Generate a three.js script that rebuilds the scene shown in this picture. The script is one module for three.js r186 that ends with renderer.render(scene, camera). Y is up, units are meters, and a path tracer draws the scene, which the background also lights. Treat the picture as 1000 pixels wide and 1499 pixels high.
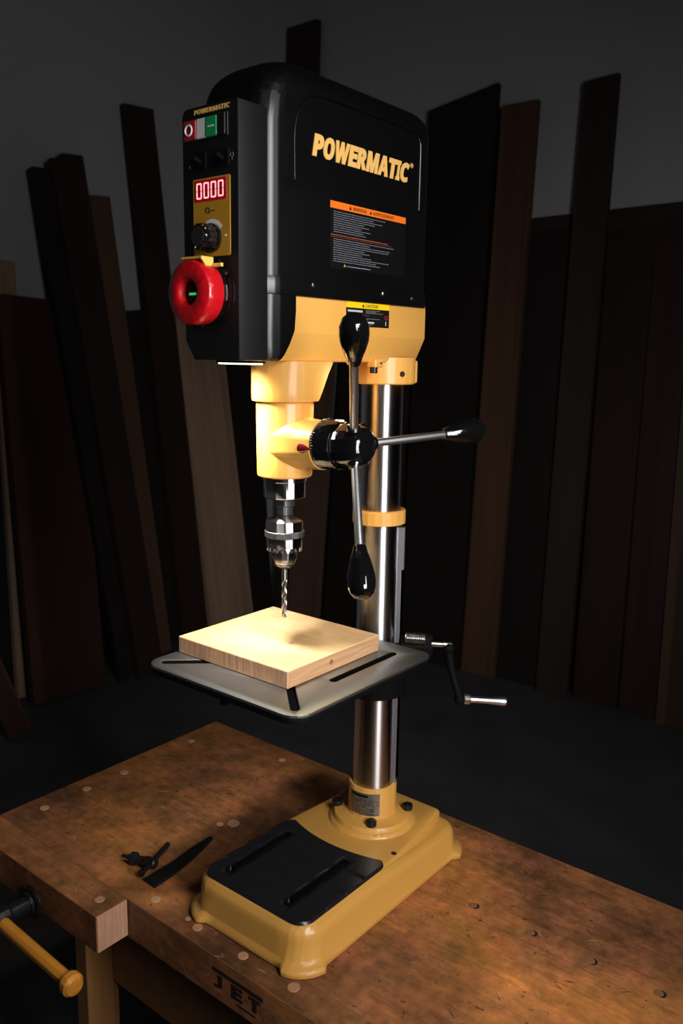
import * as THREE from 'three';
import { RoundedBoxGeometry } from 'three/addons/geometries/RoundedBoxGeometry.js';
import { TextGeometry } from 'three/addons/geometries/TextGeometry.js';
import { FontLoader } from 'three/addons/loaders/FontLoader.js';
import { mergeGeometries, toCreasedNormals, mergeVertices } from 'three/addons/utils/BufferGeometryUtils.js';
import { ImprovedNoise } from 'three/addons/math/ImprovedNoise.js';
import { RectAreaLightUniformsLib } from 'three/addons/lights/RectAreaLightUniformsLib.js';
import { Brush, Evaluator, SUBTRACTION } from 'three-bvh-csg';

// ------------------------------------------------------------------ camera, light, exposure
const rad = (d) => d * Math.PI / 180;
const scene = new THREE.Scene();
scene.background = new THREE.Color(0x000000);
const camera = new THREE.PerspectiveCamera(62.5, 1000 / 1499, 0.05, 60);
camera.position.set(0.8415, 0.9, 1.1503);
camera.rotation.set(rad(-10.423), rad(38.78), rad(0.908), 'YXZ');
camera.focus = 1.32;
camera.userData.fStop = 6.3;
scene.add(camera);

const renderer = new THREE.WebGLRenderer({ antialias: true });
renderer.toneMapping = THREE.LinearToneMapping;
renderer.toneMappingExposure = 1.0;
renderer.shadowMap.enabled = true;
RectAreaLightUniformsLib.init();

// tall strip softbox standing to the right of the machine, outside the frame
const KEY = { pos: [1.20, 1.05, 0.63], aim: [0, 0.75, 0.15], w: 0.42, h: 1.1, grid: 0.042, tilt: 0.07, i: 22.0 };
const key = new THREE.RectAreaLight(new THREE.Color(1.0, 0.975, 0.97), KEY.i, KEY.w, KEY.h);
key.position.set(...KEY.pos); key.lookAt(...KEY.aim); scene.add(key);
const LED_MAIN = { pos: [0.034, 0.8895, 0.112], i: 0.24, color: [1.0, 0.82, 0.40] };
const LED_FRONT = { pos: [-0.026, 0.886, 0.320], aim: [-0.035, 0.464, 0.185], i: 0.55, beam: 1.5, color: [1.0, 0.945, 0.80] };

// ------------------------------------------------------------------ helpers
const perlin = new ImprovedNoise();
let seedState = 12345;
const rnd = () => { seedState = (seedState * 1664525 + 1013904223) >>> 0; return seedState / 4294967296; };
const fbm = (x, y, z, o = 4) => { let s = 0, a = 0.5, f = 1; for (let i = 0; i < o; i++) { s += a * perlin.noise(x * f, y * f, z + i * 7.3); a *= 0.5; f *= 2.03; } return s; };
const sstep = (a, b, x) => { const t = Math.min(1, Math.max(0, (x - a) / (b - a))); return t * t * (3 - 2 * t); };
const taken = {};
const numbered = (n) => { const k = taken[n] = (taken[n] ?? -1) + 1; return k ? `${n}_${String(k).padStart(3, '0')}` : n; };
function mesh(name, geo, mat, parent = scene) {
  const m = new THREE.Mesh(geo, mat); m.castShadow = m.receiveShadow = true;
  m.name = parent === scene ? numbered(name) : name; parent.add(m); return m;
}
function thing(name, label, category, pos = [0, 0, 0], group) {
  const g = new THREE.Group(); g.name = numbered(name); g.position.set(...pos); scene.add(g);
  g.userData = { label, category }; if (group) g.userData.group = group; return g;
}
function tag(o, label, category, group) { Object.assign(o.userData, { label, category }); if (group) o.userData.group = group; return o; }
function struct(name, geo, mat) { const m = mesh(name, geo, mat); m.userData.kind = 'structure'; return m; }
const box = (w, h, d, x = 0, y = 0, z = 0, r = 0.002, s = 2) => new RoundedBoxGeometry(w, h, d, s, Math.min(r, w / 2.01, h / 2.01, d / 2.01)).translate(x, y, z);
const boxR = (x0, x1, y0, y1, z0, z1, r = 0.002) => box(x1 - x0, y1 - y0, z1 - z0, (x0 + x1) / 2, (y0 + y1) / 2, (z0 + z1) / 2, r);
const lathe = (pts, seg = 64) => toCreasedNormals(new THREE.LatheGeometry(pts.map(([r, y]) => new THREE.Vector2(Math.max(r, 1e-5), y)), seg), rad(32));
const cyl = (r, h, x, y, z, seg = 32, c = 0.0008) => lathe([[0, 0], [r - c, 0], [r, c], [r, h - c], [r - c, h], [0, h]], seg).translate(x, y, z);
const V = (x, y, z) => new THREE.Vector3(x, y, z);
// lathe profile laid along a direction: profile points are [radius, distance along dir]
function latheAlong(pts, from, dir, seg = 40) {
  const g = lathe(pts, seg); const q = new THREE.Quaternion().setFromUnitVectors(V(0, 1, 0), dir.clone().normalize());
  return g.applyQuaternion(q).translate(from.x, from.y, from.z);
}
const rodBetween = (a, b, r, seg = 24) => { const d = b.clone().sub(a), L = d.length(); return latheAlong([[0, 0], [r * .8, 0], [r, r * .2], [r, L - r * .2], [r * .8, L], [0, L]], a, d, seg); };
function roundRect(x0, x1, y0, y1, r) {
  const rr = Array.isArray(r) ? r : [r, r, r, r];               // corners: x0y0, x1y0, x1y1, x0y1
  const s = new THREE.Shape();
  s.moveTo(x0 + rr[0], y0); s.lineTo(x1 - rr[1], y0); s.absarc(x1 - rr[1], y0 + rr[1], rr[1], -Math.PI / 2, 0);
  s.lineTo(x1, y1 - rr[2]); s.absarc(x1 - rr[2], y1 - rr[2], rr[2], 0, Math.PI / 2);
  s.lineTo(x0 + rr[3], y1); s.absarc(x0 + rr[3], y1 - rr[3], rr[3], Math.PI / 2, Math.PI);
  s.lineTo(x0, y0 + rr[0]); s.absarc(x0 + rr[0], y0 + rr[0], rr[0], Math.PI, Math.PI * 1.5); return s;
}
const poly = (pts) => { const s = new THREE.Shape(); pts.forEach(([x, y], i) => i ? s.lineTo(x, y) : s.moveTo(x, y)); s.closePath(); return s; };
// shapes are drawn full size; the bevel eats inwards
function ext(shape, depth, b = 0.002, seg = 3, curve = 14) {
  const g = new THREE.ExtrudeGeometry(shape, { depth: depth - 2 * b, bevelEnabled: b > 0, bevelThickness: b, bevelSize: b, bevelOffset: -b, bevelSegments: seg, curveSegments: curve });
  return toCreasedNormals(g.translate(0, 0, b), rad(28));
}
// shape in (z,y) extruded along x from x0 to x1
const extX = (shape, x0, x1, b, seg, curve) => ext(shape, x1 - x0, b, seg, curve).applyMatrix4(new THREE.Matrix4().set(0, 0, 1, x0, 0, 1, 0, 0, 1, 0, 0, 0, 0, 0, 0, 1)).scale(1, 1, 1);
// shape in (x,z) extruded along y
const extY = (shape, y0, y1, b, seg, curve) => flip(ext(shape, y1 - y0, b, seg, curve).applyMatrix4(new THREE.Matrix4().set(1, 0, 0, 0, 0, 0, 1, y0, 0, 1, 0, 0, 0, 0, 0, 1)));
const extZ = (shape, z0, z1, b, seg, curve) => ext(shape, z1 - z0, b, seg, curve).translate(0, 0, z0);
function flip(g) {                                             // mirror matrices turn faces inside out: swap the winding back
  if (g.index) { const a = g.index.array; for (let i = 0; i < a.length; i += 3) [a[i + 1], a[i + 2]] = [a[i + 2], a[i + 1]]; }
  else for (const n of Object.keys(g.attributes)) { const t = g.attributes[n], k = t.itemSize, a = t.array; for (let i = 0; i < t.count; i += 3) for (let j = 0; j < k; j++) [a[(i + 1) * k + j], a[(i + 2) * k + j]] = [a[(i + 2) * k + j], a[(i + 1) * k + j]]; }
  g.computeVertexNormals(); return toCreasedNormals(g, rad(28));
}
const fixX = (g) => flip(g);
const merge = (arr) => mergeGeometries(arr.map((g) => { let q = g.index ? g.toNonIndexed() : g.clone(); for (const k of Object.keys(q.attributes)) if (!['position', 'normal', 'uv'].includes(k)) q.deleteAttribute(k); return q; }));
// stack of closed rings (arrays of Vector3, same length) skinned into one surface with end caps
function loft(rings, capA = true, capB = true, crease = 30) {
  const n = rings[0].length, pos = [], idx = [];
  for (const r of rings) for (const p of r) pos.push(p.x, p.y, p.z);
  for (let k = 0; k + 1 < rings.length; k++) for (let i = 0; i < n; i++) { const a = k * n + i, b = k * n + (i + 1) % n, c = a + n, d = b + n; idx.push(a, b, d, a, d, c); }
  const cap = (k, rev) => { const c = new THREE.Vector3(); rings[k].forEach((p) => c.add(p)); c.divideScalar(n); const ci = pos.length / 3; pos.push(c.x, c.y, c.z); for (let i = 0; i < n; i++) { const a = k * n + i, b = k * n + (i + 1) % n; rev ? idx.push(ci, b, a) : idx.push(ci, a, b); } };
  if (capA) cap(0, true); if (capB) cap(rings.length - 1, false);
  const g = new THREE.BufferGeometry(); g.setAttribute('position', new THREE.Float32BufferAttribute(pos, 3)); g.setIndex(idx);
  g.setAttribute('uv', new THREE.Float32BufferAttribute(new Float32Array(pos.length / 3 * 2), 2));
  return toCreasedNormals(g, rad(crease));
}
function noiseTex(w, h, fn, srgb = false, rep) {
  const d = new Uint8Array(w * h * 4);
  for (let j = 0; j < h; j++) for (let i = 0; i < w; i++) { const c = fn(i / w, j / h), o = (j * w + i) * 4; for (let k = 0; k < 3; k++) d[o + k] = Math.max(0, Math.min(255, Math.round(255 * (Array.isArray(c) ? c[k] : c)))); d[o + 3] = 255; }
  const t = new THREE.DataTexture(d, w, h, THREE.RGBAFormat); t.magFilter = THREE.LinearFilter; t.minFilter = THREE.LinearMipmapLinearFilter; t.generateMipmaps = true;
  t.wrapS = t.wrapT = THREE.RepeatWrapping; if (srgb) t.colorSpace = THREE.SRGBColorSpace; if (rep) t.repeat.set(...rep); t.needsUpdate = true; return t;
}
function canvasTex(w, h, draw) {
  const c = document.createElement('canvas'); c.width = w; c.height = h; draw(c.getContext('2d'), w, h);
  const t = new THREE.CanvasTexture(c); t.colorSpace = THREE.SRGBColorSpace; t.anisotropy = 8; return t;
}
const font = await new FontLoader().loadAsync('fonts/droid/droid_sans_bold.typeface.json');
// lettering fitted to a box: width w, height h, starting at 0,0; bold makes the strokes heavier, slant leans them
function lettering(txt, w, h, depth, bold = 0, slant = 0) {
  const g = new TextGeometry(txt, { font, size: 1, depth: 0.05, curveSegments: 6, bevelEnabled: bold > 0, bevelSize: bold, bevelThickness: 0.001, bevelSegments: 1 });
  g.computeBoundingBox(); const b = g.boundingBox, sx = w / (b.max.x - b.min.x), sy = h / (b.max.y - b.min.y);
  g.translate(-b.min.x, -b.min.y, -b.min.z); g.scale(sx, sy, depth / (b.max.z - b.min.z));
  if (slant) { const p = g.attributes.position; for (let i = 0; i < p.count; i++) p.setX(i, p.getX(i) + slant * p.getY(i)); }
  return g;
}

// letters set shoulder to shoulder: every letter is fitted to its share of the width
function tightLettering(txt, w, h, depth, bold, slant) {
  const share = { P: .93, O: 1.03, W: 1.42, E: .86, R: .98, M: 1.24, A: 1.08, T: .92, I: .44, C: .98 }, gap = 0.035, all = []; let sum = -gap; for (const c of txt) sum += share[c] + gap;
  let x = 0; for (const c of txt) { const k = share[c] / sum * w; all.push(lettering(c, k * (c === 'A' || c === 'T' ? 1.06 : 1), h, depth, bold).translate(x, 0, 0)); x += k + gap / sum * w; }
  const g = mergeGeometries(all), p = g.attributes.position; for (let i = 0; i < p.count; i++) p.setX(i, p.getX(i) + slant * p.getY(i)); return g;
}
// ------------------------------------------------------------------ textures and materials
const std = (o) => new THREE.MeshStandardMaterial(o), phy = (o) => new THREE.MeshPhysicalMaterial(o);
const lin = (r, g, b) => new THREE.Color().setRGB(r, g, b);
const peelTex = noiseTex(256, 256, (u, v) => { const a = u * 2 * Math.PI, b = v * 2 * Math.PI; return 0.5 + 0.5 * fbm(Math.cos(a) * 6 + 20, Math.sin(a) * 6 + Math.cos(b) * 6, Math.sin(b) * 6, 3); });
const brushTex = noiseTex(64, 1024, (u, v) => 0.5 + 0.45 * perlin.noise(u * 3, v * 330, 1.5) + 0.25 * perlin.noise(u * 5, v * 90, 4.5));
// bench top: laminated beech worked on for years, shade painted into its left part, uv spans 1.72 m x 0.58 m
const marks = []; for (let i = 0; i < 330; i++) marks.push([rnd(), rnd(), 0.0015 + rnd() * rnd() * 0.016, (rnd() - 0.5) * 2.2, rnd()]);
const benchPix = (U, Vv) => {
  const x = U * 1.72, z = Vv * 0.58, lam = Math.floor(z / 0.048), tone = perlin.noise(lam * 3.7, Math.floor(x / 0.55 + lam * 0.37) * 5.1, 2.2);
  const grain = fbm(x * 6, z * 130, lam * 1.3, 4), fine = perlin.noise(x * 40, z * 700, 3.1);
  const stain = fbm(x * 4.2, z * 5.5, 9.4, 5), st2 = fbm(x * 15, z * 17, 3.3, 4), speck = perlin.noise(x * 160, z * 170, 8.8), sp2 = perlin.noise(x * 70, z * 60, 1.8);
  const st3 = fbm(x * 52, z * 60, 6.6, 4); let k = 0.98 + 0.08 * tone + 0.13 * grain + 0.04 * fine + 0.62 * stain + 0.34 * st2 + 0.34 * st3;
  if (sp2 + 0.5 * speck > 0.74) k *= 0.66;
  k += 0.10 * speck * (0.4 + st2); k *= 0.82 + 0.18 * sstep(0.45, 0.85, x + 0.3 * stain);  // left part of the top painted darker to mimic fading softbox light
  const joint = Math.abs(z / 0.048 - Math.round(z / 0.048)); if (joint < 0.012) k *= 0.82;
  k = Math.max(0.24, k);
  let c = [0.635 * k, 0.415 * k * (1 - 0.12 * st2), 0.255 * k * (1 - 0.35 * stain)];
  for (const [mx, mz, L, s, t] of marks) { const dx = x - mx * 1.72, dz = z - mz * 0.58; if (Math.abs(dx) < L && Math.abs(dz - s * dx) < 0.0011 + 0.001 * t) { const a = 0.6 * (1 - Math.abs(dx) / L); c = t > 0.45 ? c.map((q, i) => q + a * ([0.78, 0.6, 0.45][i] - q)) : c.map((q) => q * (1 - a * 0.7)); } }
  return c;
};
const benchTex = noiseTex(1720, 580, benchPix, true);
const benchRough = noiseTex(430, 145, (u, v) => 0.46 + 0.22 * fbm(u * 14, v * 6, 5.1, 4));
const grainTex = (sap, seed) => noiseTex(192, 768, (u, v) => {
  const wv = 0.05 * fbm(u * 1.2, v * 1.6, seed, 3), g = fbm((u + wv) * 11, v * 1.1, seed + 3, 4), f = perlin.noise(u * 60, v * 5, seed), big = fbm(u * 1.5 + seed, v * 2.2, seed, 3);
  let k = 0.62 + 0.30 * g + 0.06 * f + 0.28 * big, c = [k, k * 0.98, k * 0.95];
  const e = sap === 1 ? 1 - sstep(0.08, 0.2, u + 0.5 * wv) : sap === 2 ? sstep(0.82, 0.94, u + 0.5 * wv) : 0;
  return c.map((q, i) => q * (1 + e * [0.55, 0.75, 0.6][i]) * 0.9);
});
const grains = [grainTex(0, 1.1), grainTex(1, 2.7), grainTex(2, 4.9), grainTex(0, 7.7)];
const mapleTex = noiseTex(512, 512, (u, v) => {
  const w = 0.10 * fbm(u * 2.2, v * 2.2, 1.7, 3), g = fbm((u * 1.1 + w) * 5, v * 26 + w * 40, 2.1, 4), b = fbm(u * 3.1, v * 3.7, 6.1, 3), f = perlin.noise(u * 24, v * 260, 3.7);
  const k = 0.86 + 0.10 * g + 0.14 * b + 0.03 * f; return [0.97 * k, 0.815 * k * (1 + 0.05 * b), 0.625 * k * (1 + 0.12 * b)];
}, true);
const endTex = noiseTex(512, 128, (u, v) => { const k = 0.84 + 0.14 * perlin.noise(u * 60, 0.3 * v, 2.3) + 0.1 * fbm(u * 160, v * 3, 5.5, 2) + 0.08 * fbm(u * 5, v * 3, 8.5, 2); return [0.90 * k, 0.70 * k, 0.54 * k]; }, true);

const M = {
  yellow: phy({ color: lin(0.76, 0.385, 0.080), roughness: 0.42, clearcoat: 0.35, clearcoatRoughness: 0.3, bumpMap: peelTex, bumpScale: 0.0001 }),
  black: phy({ color: lin(0.0025, 0.0025, 0.0028), roughness: 0.32, bumpMap: peelTex, bumpScale: 0.00008 }),
  blackSatin: std({ color: lin(0.005, 0.005, 0.0055), roughness: 0.48 }),
  gloss: phy({ color: lin(0.004, 0.004, 0.004), roughness: 0.09, clearcoat: 0.6, clearcoatRoughness: 0.05 }),
  castBlack: phy({ color: lin(0.003, 0.003, 0.003), roughness: 0.7, specularIntensity: 0.22 }),
  panelFace: std({ color: lin(0.004, 0.004, 0.004), roughness: 0.35 }),
  column: phy({ color: lin(0.62, 0.60, 0.60), metalness: 1, roughness: 0.36, anisotropy: 0.95, anisotropyRotation: Math.PI / 2, roughnessMap: noiseTex(16, 1024, (u, v) => 0.9 + 0.07 * perlin.noise(u * 2, v * 400, 1.1)) }),
  steel: phy({ color: lin(0.60, 0.59, 0.60), metalness: 1, roughness: 0.28, anisotropy: 0.9, anisotropyRotation: Math.PI / 2 }),
  darkSteel: std({ color: lin(0.20, 0.19, 0.19), metalness: 1, roughness: 0.5 }),
  chrome: std({ color: lin(0.72, 0.71, 0.73), metalness: 1, roughness: 0.33 }),
  tableTop: std({ color: lin(0.27, 0.265, 0.27), metalness: 1, roughness: 0.47, bumpMap: brushTex, bumpScale: 0.00003 }),
  rack: std({ color: lin(0.42, 0.42, 0.45), metalness: 0.9, roughness: 0.42 }),
  bolt: std({ color: lin(0.012, 0.012, 0.013), roughness: 0.36, metalness: 0.3 }),
  red: phy({ color: lin(0.55, 0.006, 0.012), roughness: 0.3, clearcoat: 0.4, clearcoatRoughness: 0.15 }),
  switchRed: std({ color: lin(0.35, 0.02, 0.03), roughness: 0.35 }),
  green: std({ color: lin(0.01, 0.30, 0.10), roughness: 0.35 }),
  white: std({ color: lin(0.75, 0.72, 0.74), roughness: 0.4 }),
  amber: std({ color: lin(0.50, 0.25, 0.02), roughness: 0.45 }),
  lockYellow: std({ color: lin(0.85, 0.55, 0.12), roughness: 0.35 }),
  gold: std({ color: lin(0.86, 0.50, 0.14), roughness: 0.4 }),
  ink: std({ color: lin(0.02, 0.012, 0.008), roughness: 0.6 }),
  darkRed: phy({ color: lin(0.10, 0.004, 0.006), roughness: 0.15, clearcoat: 0.5 }),
  digit: std({ color: 0x330000, emissive: lin(1.0, 0.36, 0.36), emissiveIntensity: 1.7 }),
  window: std({ color: lin(0.10, 0.002, 0.004), roughness: 0.15, emissive: lin(0.25, 0.0, 0.008), emissiveIntensity: 0.6 }),
  greenGlow: std({ color: lin(0.0, 0.02, 0.004), emissive: lin(0.03, 0.55, 0.12), emissiveIntensity: 0.9, roughness: 0.2 }),
  greenLens: phy({ color: lin(0.0, 0.012, 0.004), roughness: 0.08 }),
  led: std({ color: 0xffffff, emissive: lin(1, 0.93, 0.75), emissiveIntensity: 3 }),
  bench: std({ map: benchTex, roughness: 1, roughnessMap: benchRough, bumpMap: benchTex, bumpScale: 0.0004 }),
  benchSide: std({ color: lin(0.62, 0.62, 0.62), map: benchTex, roughness: 0.55 }),
  beech: std({ color: lin(0.52, 0.25, 0.085), roughness: 0.5, map: grains[3] }),
  endGrain: std({ map: endTex, color: lin(1.0, 0.93, 0.96), roughness: 0.6 }),
  plug: std({ color: lin(0.50, 0.27, 0.14), roughness: 0.55 }),
  plugWorn: std({ color: lin(0.27, 0.135, 0.06), roughness: 0.6 }),
  handleWood: phy({ color: lin(0.62, 0.24, 0.03), roughness: 0.34, clearcoat: 0.4, clearcoatRoughness: 0.25, map: null }),
  hole: std({ color: lin(0.022, 0.011, 0.005), roughness: 0.9 }),
  iron: std({ color: lin(0.016, 0.016, 0.018), roughness: 0.38, metalness: 0.4 }),
  maple: std({ map: mapleTex, roughness: 0.5 }),
  mapleEnd: std({ map: endTex, roughness: 0.6 }),
  wall: std({ color: lin(0.58, 0.58, 0.60), roughness: 0.9, bumpMap: peelTex, bumpScale: 0.0005 }),
  ceiling: std({ color: lin(0.20, 0.20, 0.20), roughness: 0.95 }),
  floor: std({ color: lin(0.12, 0.114, 0.12), roughness: 0.8, map: noiseTex(256, 256, (u, v) => 0.75 + 0.4 * fbm(u * 8, v * 8, 3.2, 5)), bumpMap: peelTex, bumpScale: 0.0006 }),
};
M.floor.map.repeat.set(3, 3); M.wall.bumpMap = peelTex.clone(); M.wall.bumpMap.repeat.set(10, 8);

// ------------------------------------------------------------------ the lamp: strip softbox, plus an unseen louvre grid added to darken upper walls
{
  const sb = thing('softbox', 'tall black strip softbox with an added louvre grid on a stand, outside the picture', 'lamp', [KEY.pos[0], -0.86, KEY.pos[2]]);
  const head = new THREE.Object3D(); head.position.set(0, KEY.pos[1] + 0.86, 0); head.lookAt(KEY.aim[0] - KEY.pos[0], KEY.aim[1] + 0.86, KEY.aim[2] - KEY.pos[2]); head.updateMatrix();
  const inHead = (g) => g.applyMatrix4(head.matrix), W = KEY.w + 0.012, H = KEY.h + 0.012, dark = std({ color: lin(0.004, 0.004, 0.004), roughness: 0.95 });
  mesh('housing', inHead(merge([boxR(-W / 2 - 0.012, W / 2 + 0.012, -H / 2 - 0.012, H / 2 + 0.012, -0.16, -0.004, 0.006), boxR(-W / 2 - 0.012, -W / 2, -H / 2 - 0.012, H / 2 + 0.012, -0.01, 0.10, 0.002), boxR(W / 2, W / 2 + 0.012, -H / 2 - 0.012, H / 2 + 0.012, -0.01, 0.10, 0.002)])), dark, sb);
  const n = 22, st = KEY.h / n, dep = KEY.grid;
  for (let i = 0; i <= n; i++) { const g = new THREE.BoxGeometry(W, 0.001, dep).translate(0, 0, dep / 2).rotateX(KEY.tilt).translate(0, -KEY.h / 2 + i * st, 0.004); mesh('louvre', inHead(g), dark, sb); }
  mesh('pole', cyl(0.014, KEY.pos[1] + 0.86 - KEY.h * 0.2, 0.11, 0, 0.045, 24, 0.002), dark, sb);
  for (let k = 0; k < 3; k++) { const a = k * 2.0944 + 0.4; mesh('leg', rodBetween(V(0.11, 0.35, 0.045), V(0.11 + 0.36 * Math.cos(a), 0.008, 0.045 + 0.36 * Math.sin(a)), 0.008), dark, sb); }
}
// ------------------------------------------------------------------ the room
const FY = -0.86, CY = 3.25, XL = -3.27, XR = 3.4, ZB = -3.17, ZF = 3.6;
struct('floor', new THREE.BoxGeometry(XR - XL + 0.4, 0.15, ZF - ZB + 0.4).translate((XL + XR) / 2, FY - 0.075, (ZB + ZF) / 2), M.floor);
struct('ceiling', new THREE.BoxGeometry(XR - XL + 0.4, 0.15, ZF - ZB + 0.4).translate((XL + XR) / 2, CY + 0.075, (ZB + ZF) / 2), M.ceiling);
struct('wall_left', new THREE.BoxGeometry(0.15, CY - FY, ZF - ZB).translate(XL - 0.075, (CY + FY) / 2, (ZB + ZF) / 2), M.wall);
struct('wall_back', new THREE.BoxGeometry(XR - XL + 0.3, CY - FY, 0.15).translate((XL + XR) / 2, (CY + FY) / 2, ZB - 0.075), M.wall);
struct('wall_right', new THREE.BoxGeometry(0.15, CY - FY, ZF - ZB).translate(XR + 0.075, (CY + FY) / 2, (ZB + ZF) / 2), M.ceiling);
struct('wall_front', new THREE.BoxGeometry(XR - XL + 0.3, CY - FY, 0.15).translate((XL + XR) / 2, (CY + FY) / 2, ZF + 0.075), M.ceiling);

// ------------------------------------------------------------------ workbench
{
  const T = 0.0745, X0 = -0.636, X1 = 1.05, ZK = -0.201, ZE = 0.375, JX = -0.2275;
  const bench = thing('workbench', 'long worn beech workbench under the drill press, its top stained, scratched and plugged', 'workbench', [0, FY, 0]);
  const B = new THREE.Group(); // geometry below is written in world metres; shift into the bench's frame
  const put = (name, geo, mat) => mesh(name, geo.translate(0, -FY, 0), mat, bench);
  // top slab: bevelled box with uv in metres over the top
  const slab = boxR(X0, X1, -T, 0, ZK, ZE, 0.0025);
  const uvTop = (g, x0, z0) => { const p = g.attributes.position, n = g.attributes.normal, uv = g.attributes.uv; for (let i = 0; i < p.count; i++) { const ny = Math.abs(n.getY(i)) > 0.5, nx = Math.abs(n.getX(i)) > 0.5; uv.setXY(i, nx ? (p.getZ(i) - z0) / 1.72 : (p.getX(i) - x0) / 1.72, ny ? (p.getZ(i) - z0) / 0.58 : (p.getY(i) + 0.3) / 0.58); } return g; };
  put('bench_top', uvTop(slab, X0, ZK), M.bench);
  const leg = (x, z) => mesh('leg', merge([boxR(x - 0.018, x + 0.018, 0.02, -T - FY, z - 0.07, z, 0.003), boxR(x - 0.026, x + 0.026, 0, 0.09, z - 0.11, z + 0.02, 0.004)]), M.beech, bench);
  leg(-0.412, 0.352); leg(-0.412, -0.08); leg(0.86, 0.352); leg(0.86, -0.08);
  put('stretcher', boxR(-0.395, 0.842, -0.292, -0.158, 0.262, 0.296, 0.003), M.beech);
  put('stretcher', boxR(-0.395, 0.842, -0.292, -0.158, -0.14, -0.106, 0.003), M.beech);
  put('shelf', boxR(-0.40, 0.848, -0.60, -0.575, -0.12, 0.30, 0.003), M.beech);
  // dowel plugs, slightly proud, and open dog holes with a light worn rim
  for (const [x, z, r] of [[-0.1905, 0.3468, 0.0085], [-0.084, 0.349, 0.0085], [0.018, 0.348, 0.0085], [0.121, 0.347, 0.0095], [-0.5905, 0.3049, 0.009], [-0.5914, 0.2055, 0.009], [-0.5902, 0.111, 0.009], [-0.5965, -0.0857, 0.008], [-0.3684, -0.155, 0.008], [-0.1121, 0.3446, 0.005], [-0.262, 0.099, 0.012], [-0.28, 0.118, 0.007]])
    put('dowel_plug', cyl(r, 0.0034, x, -0.002, z, 24, 0.0006), M.plug);
  for (const x of [0.2262, 0.3314, 0.4309, 0.5344]) {
    put('dog_hole', cyl(0.0076, 0.0012, x + 0.0025, -0.0006, 0.0145, 24, 0.0002), M.hole);
    put('dowel_plug', cyl(0.0074, 0.0022, x - 0.0012, -0.001, 0.0155, 24, 0.0005), M.plugWorn);
  }
  // printed maker's mark on the front edge: bar, letters, a line of fine print
  const logo = merge([boxR(-0.0195, 0.0865, -0.0262, -0.0195, 0.3745, 0.3755, 0.0003), ...['J', 'E', 'T'].map((c, i) => lettering(c, i ? 0.023 : 0.018, 0.0225, 0.0006, 0.035).translate([-0.017, 0.0215, 0.058][i], -0.0515, 0.375))]);
  put('maker_mark', logo, M.ink);
  const fine = []; for (let i = 0; i < 7; i++) fine.push(boxR(0.0315 + i * 0.0058, 0.0315 + i * 0.0058 + 0.0042, -0.0605 - 0.001 * (i % 2), -0.0572, 0.3745, 0.3753, 0.0002));
  put('fine_print', merge(fine), M.ink);

  // front vise let into the left end of the bench
  const vise = thing('bench_vise', 'wooden front vise with pale end grain and turned handle at the bench left end', 'vise', [-0.4, -0.034, 0.407]);
  const vp = (name, geo, mat, par = vise) => mesh(name, geo.translate(0.4, 0.034, -0.407), mat, par);
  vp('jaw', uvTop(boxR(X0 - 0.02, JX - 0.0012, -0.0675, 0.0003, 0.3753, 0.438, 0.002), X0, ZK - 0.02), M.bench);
  vp('end_grain_face', boxR(JX - 0.0016, JX, -0.0665, -0.0012, 0.3775, 0.4365, 0.0006), M.endGrain);
  vp('dowel_plug', cyl(0.0085, 0.0034, -0.2617, -0.002, 0.407, 24, 0.0006), M.plug);
  const sc = V(-0.422, -0.0595, 0.437);
  vp('screw_flange', latheAlong([[0, 0], [0.031, 0], [0.031, 0.003], [0.028, 0.006], [0.02, 0.007], [0.018, 0.012], [0, 0.012]], sc, V(0, 0, 1)), M.iron);
  vp('screw', latheAlong([[0.013, 0], [0.0145, 0.002], [0.0145, 0.036], [0.016, 0.038], [0.0185, 0.041], [0.0185, 0.085], [0.016, 0.09], [0, 0.09]], sc.clone().add(V(0, 0, 0.008)), V(0, 0, 1)), M.iron);
  const h0 = V(-0.62, -0.0525, 0.5005), h1 = V(-0.208, -0.0715, 0.5005), hd = h1.clone().sub(h0).normalize();
  const hl = h1.distanceTo(h0), knobP = [[0, 0], [0.012, 0], [0.0165, 0.004], [0.019, 0.011], [0.0185, 0.019], [0.014, 0.025], [0.006, 0.0275], [0, 0.028]];
  const hm = vp('handle', latheAlong([[0.0105, 0], [0.0115, hl * 0.5], [0.0112, hl - 0.012], [0, hl - 0.012]], h0, hd), M.handleWood);
  mesh('handle_knob', latheAlong(knobP, h1.clone().addScaledVector(hd, -0.014), hd).translate(0.4, 0.034, -0.407), M.handleWood, hm);
  mesh('handle_knob', latheAlong(knobP, h0.clone().addScaledVector(hd, 0.008), hd.clone().negate()).translate(0.4, 0.034, -0.407), M.handleWood, hm);
}

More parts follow.
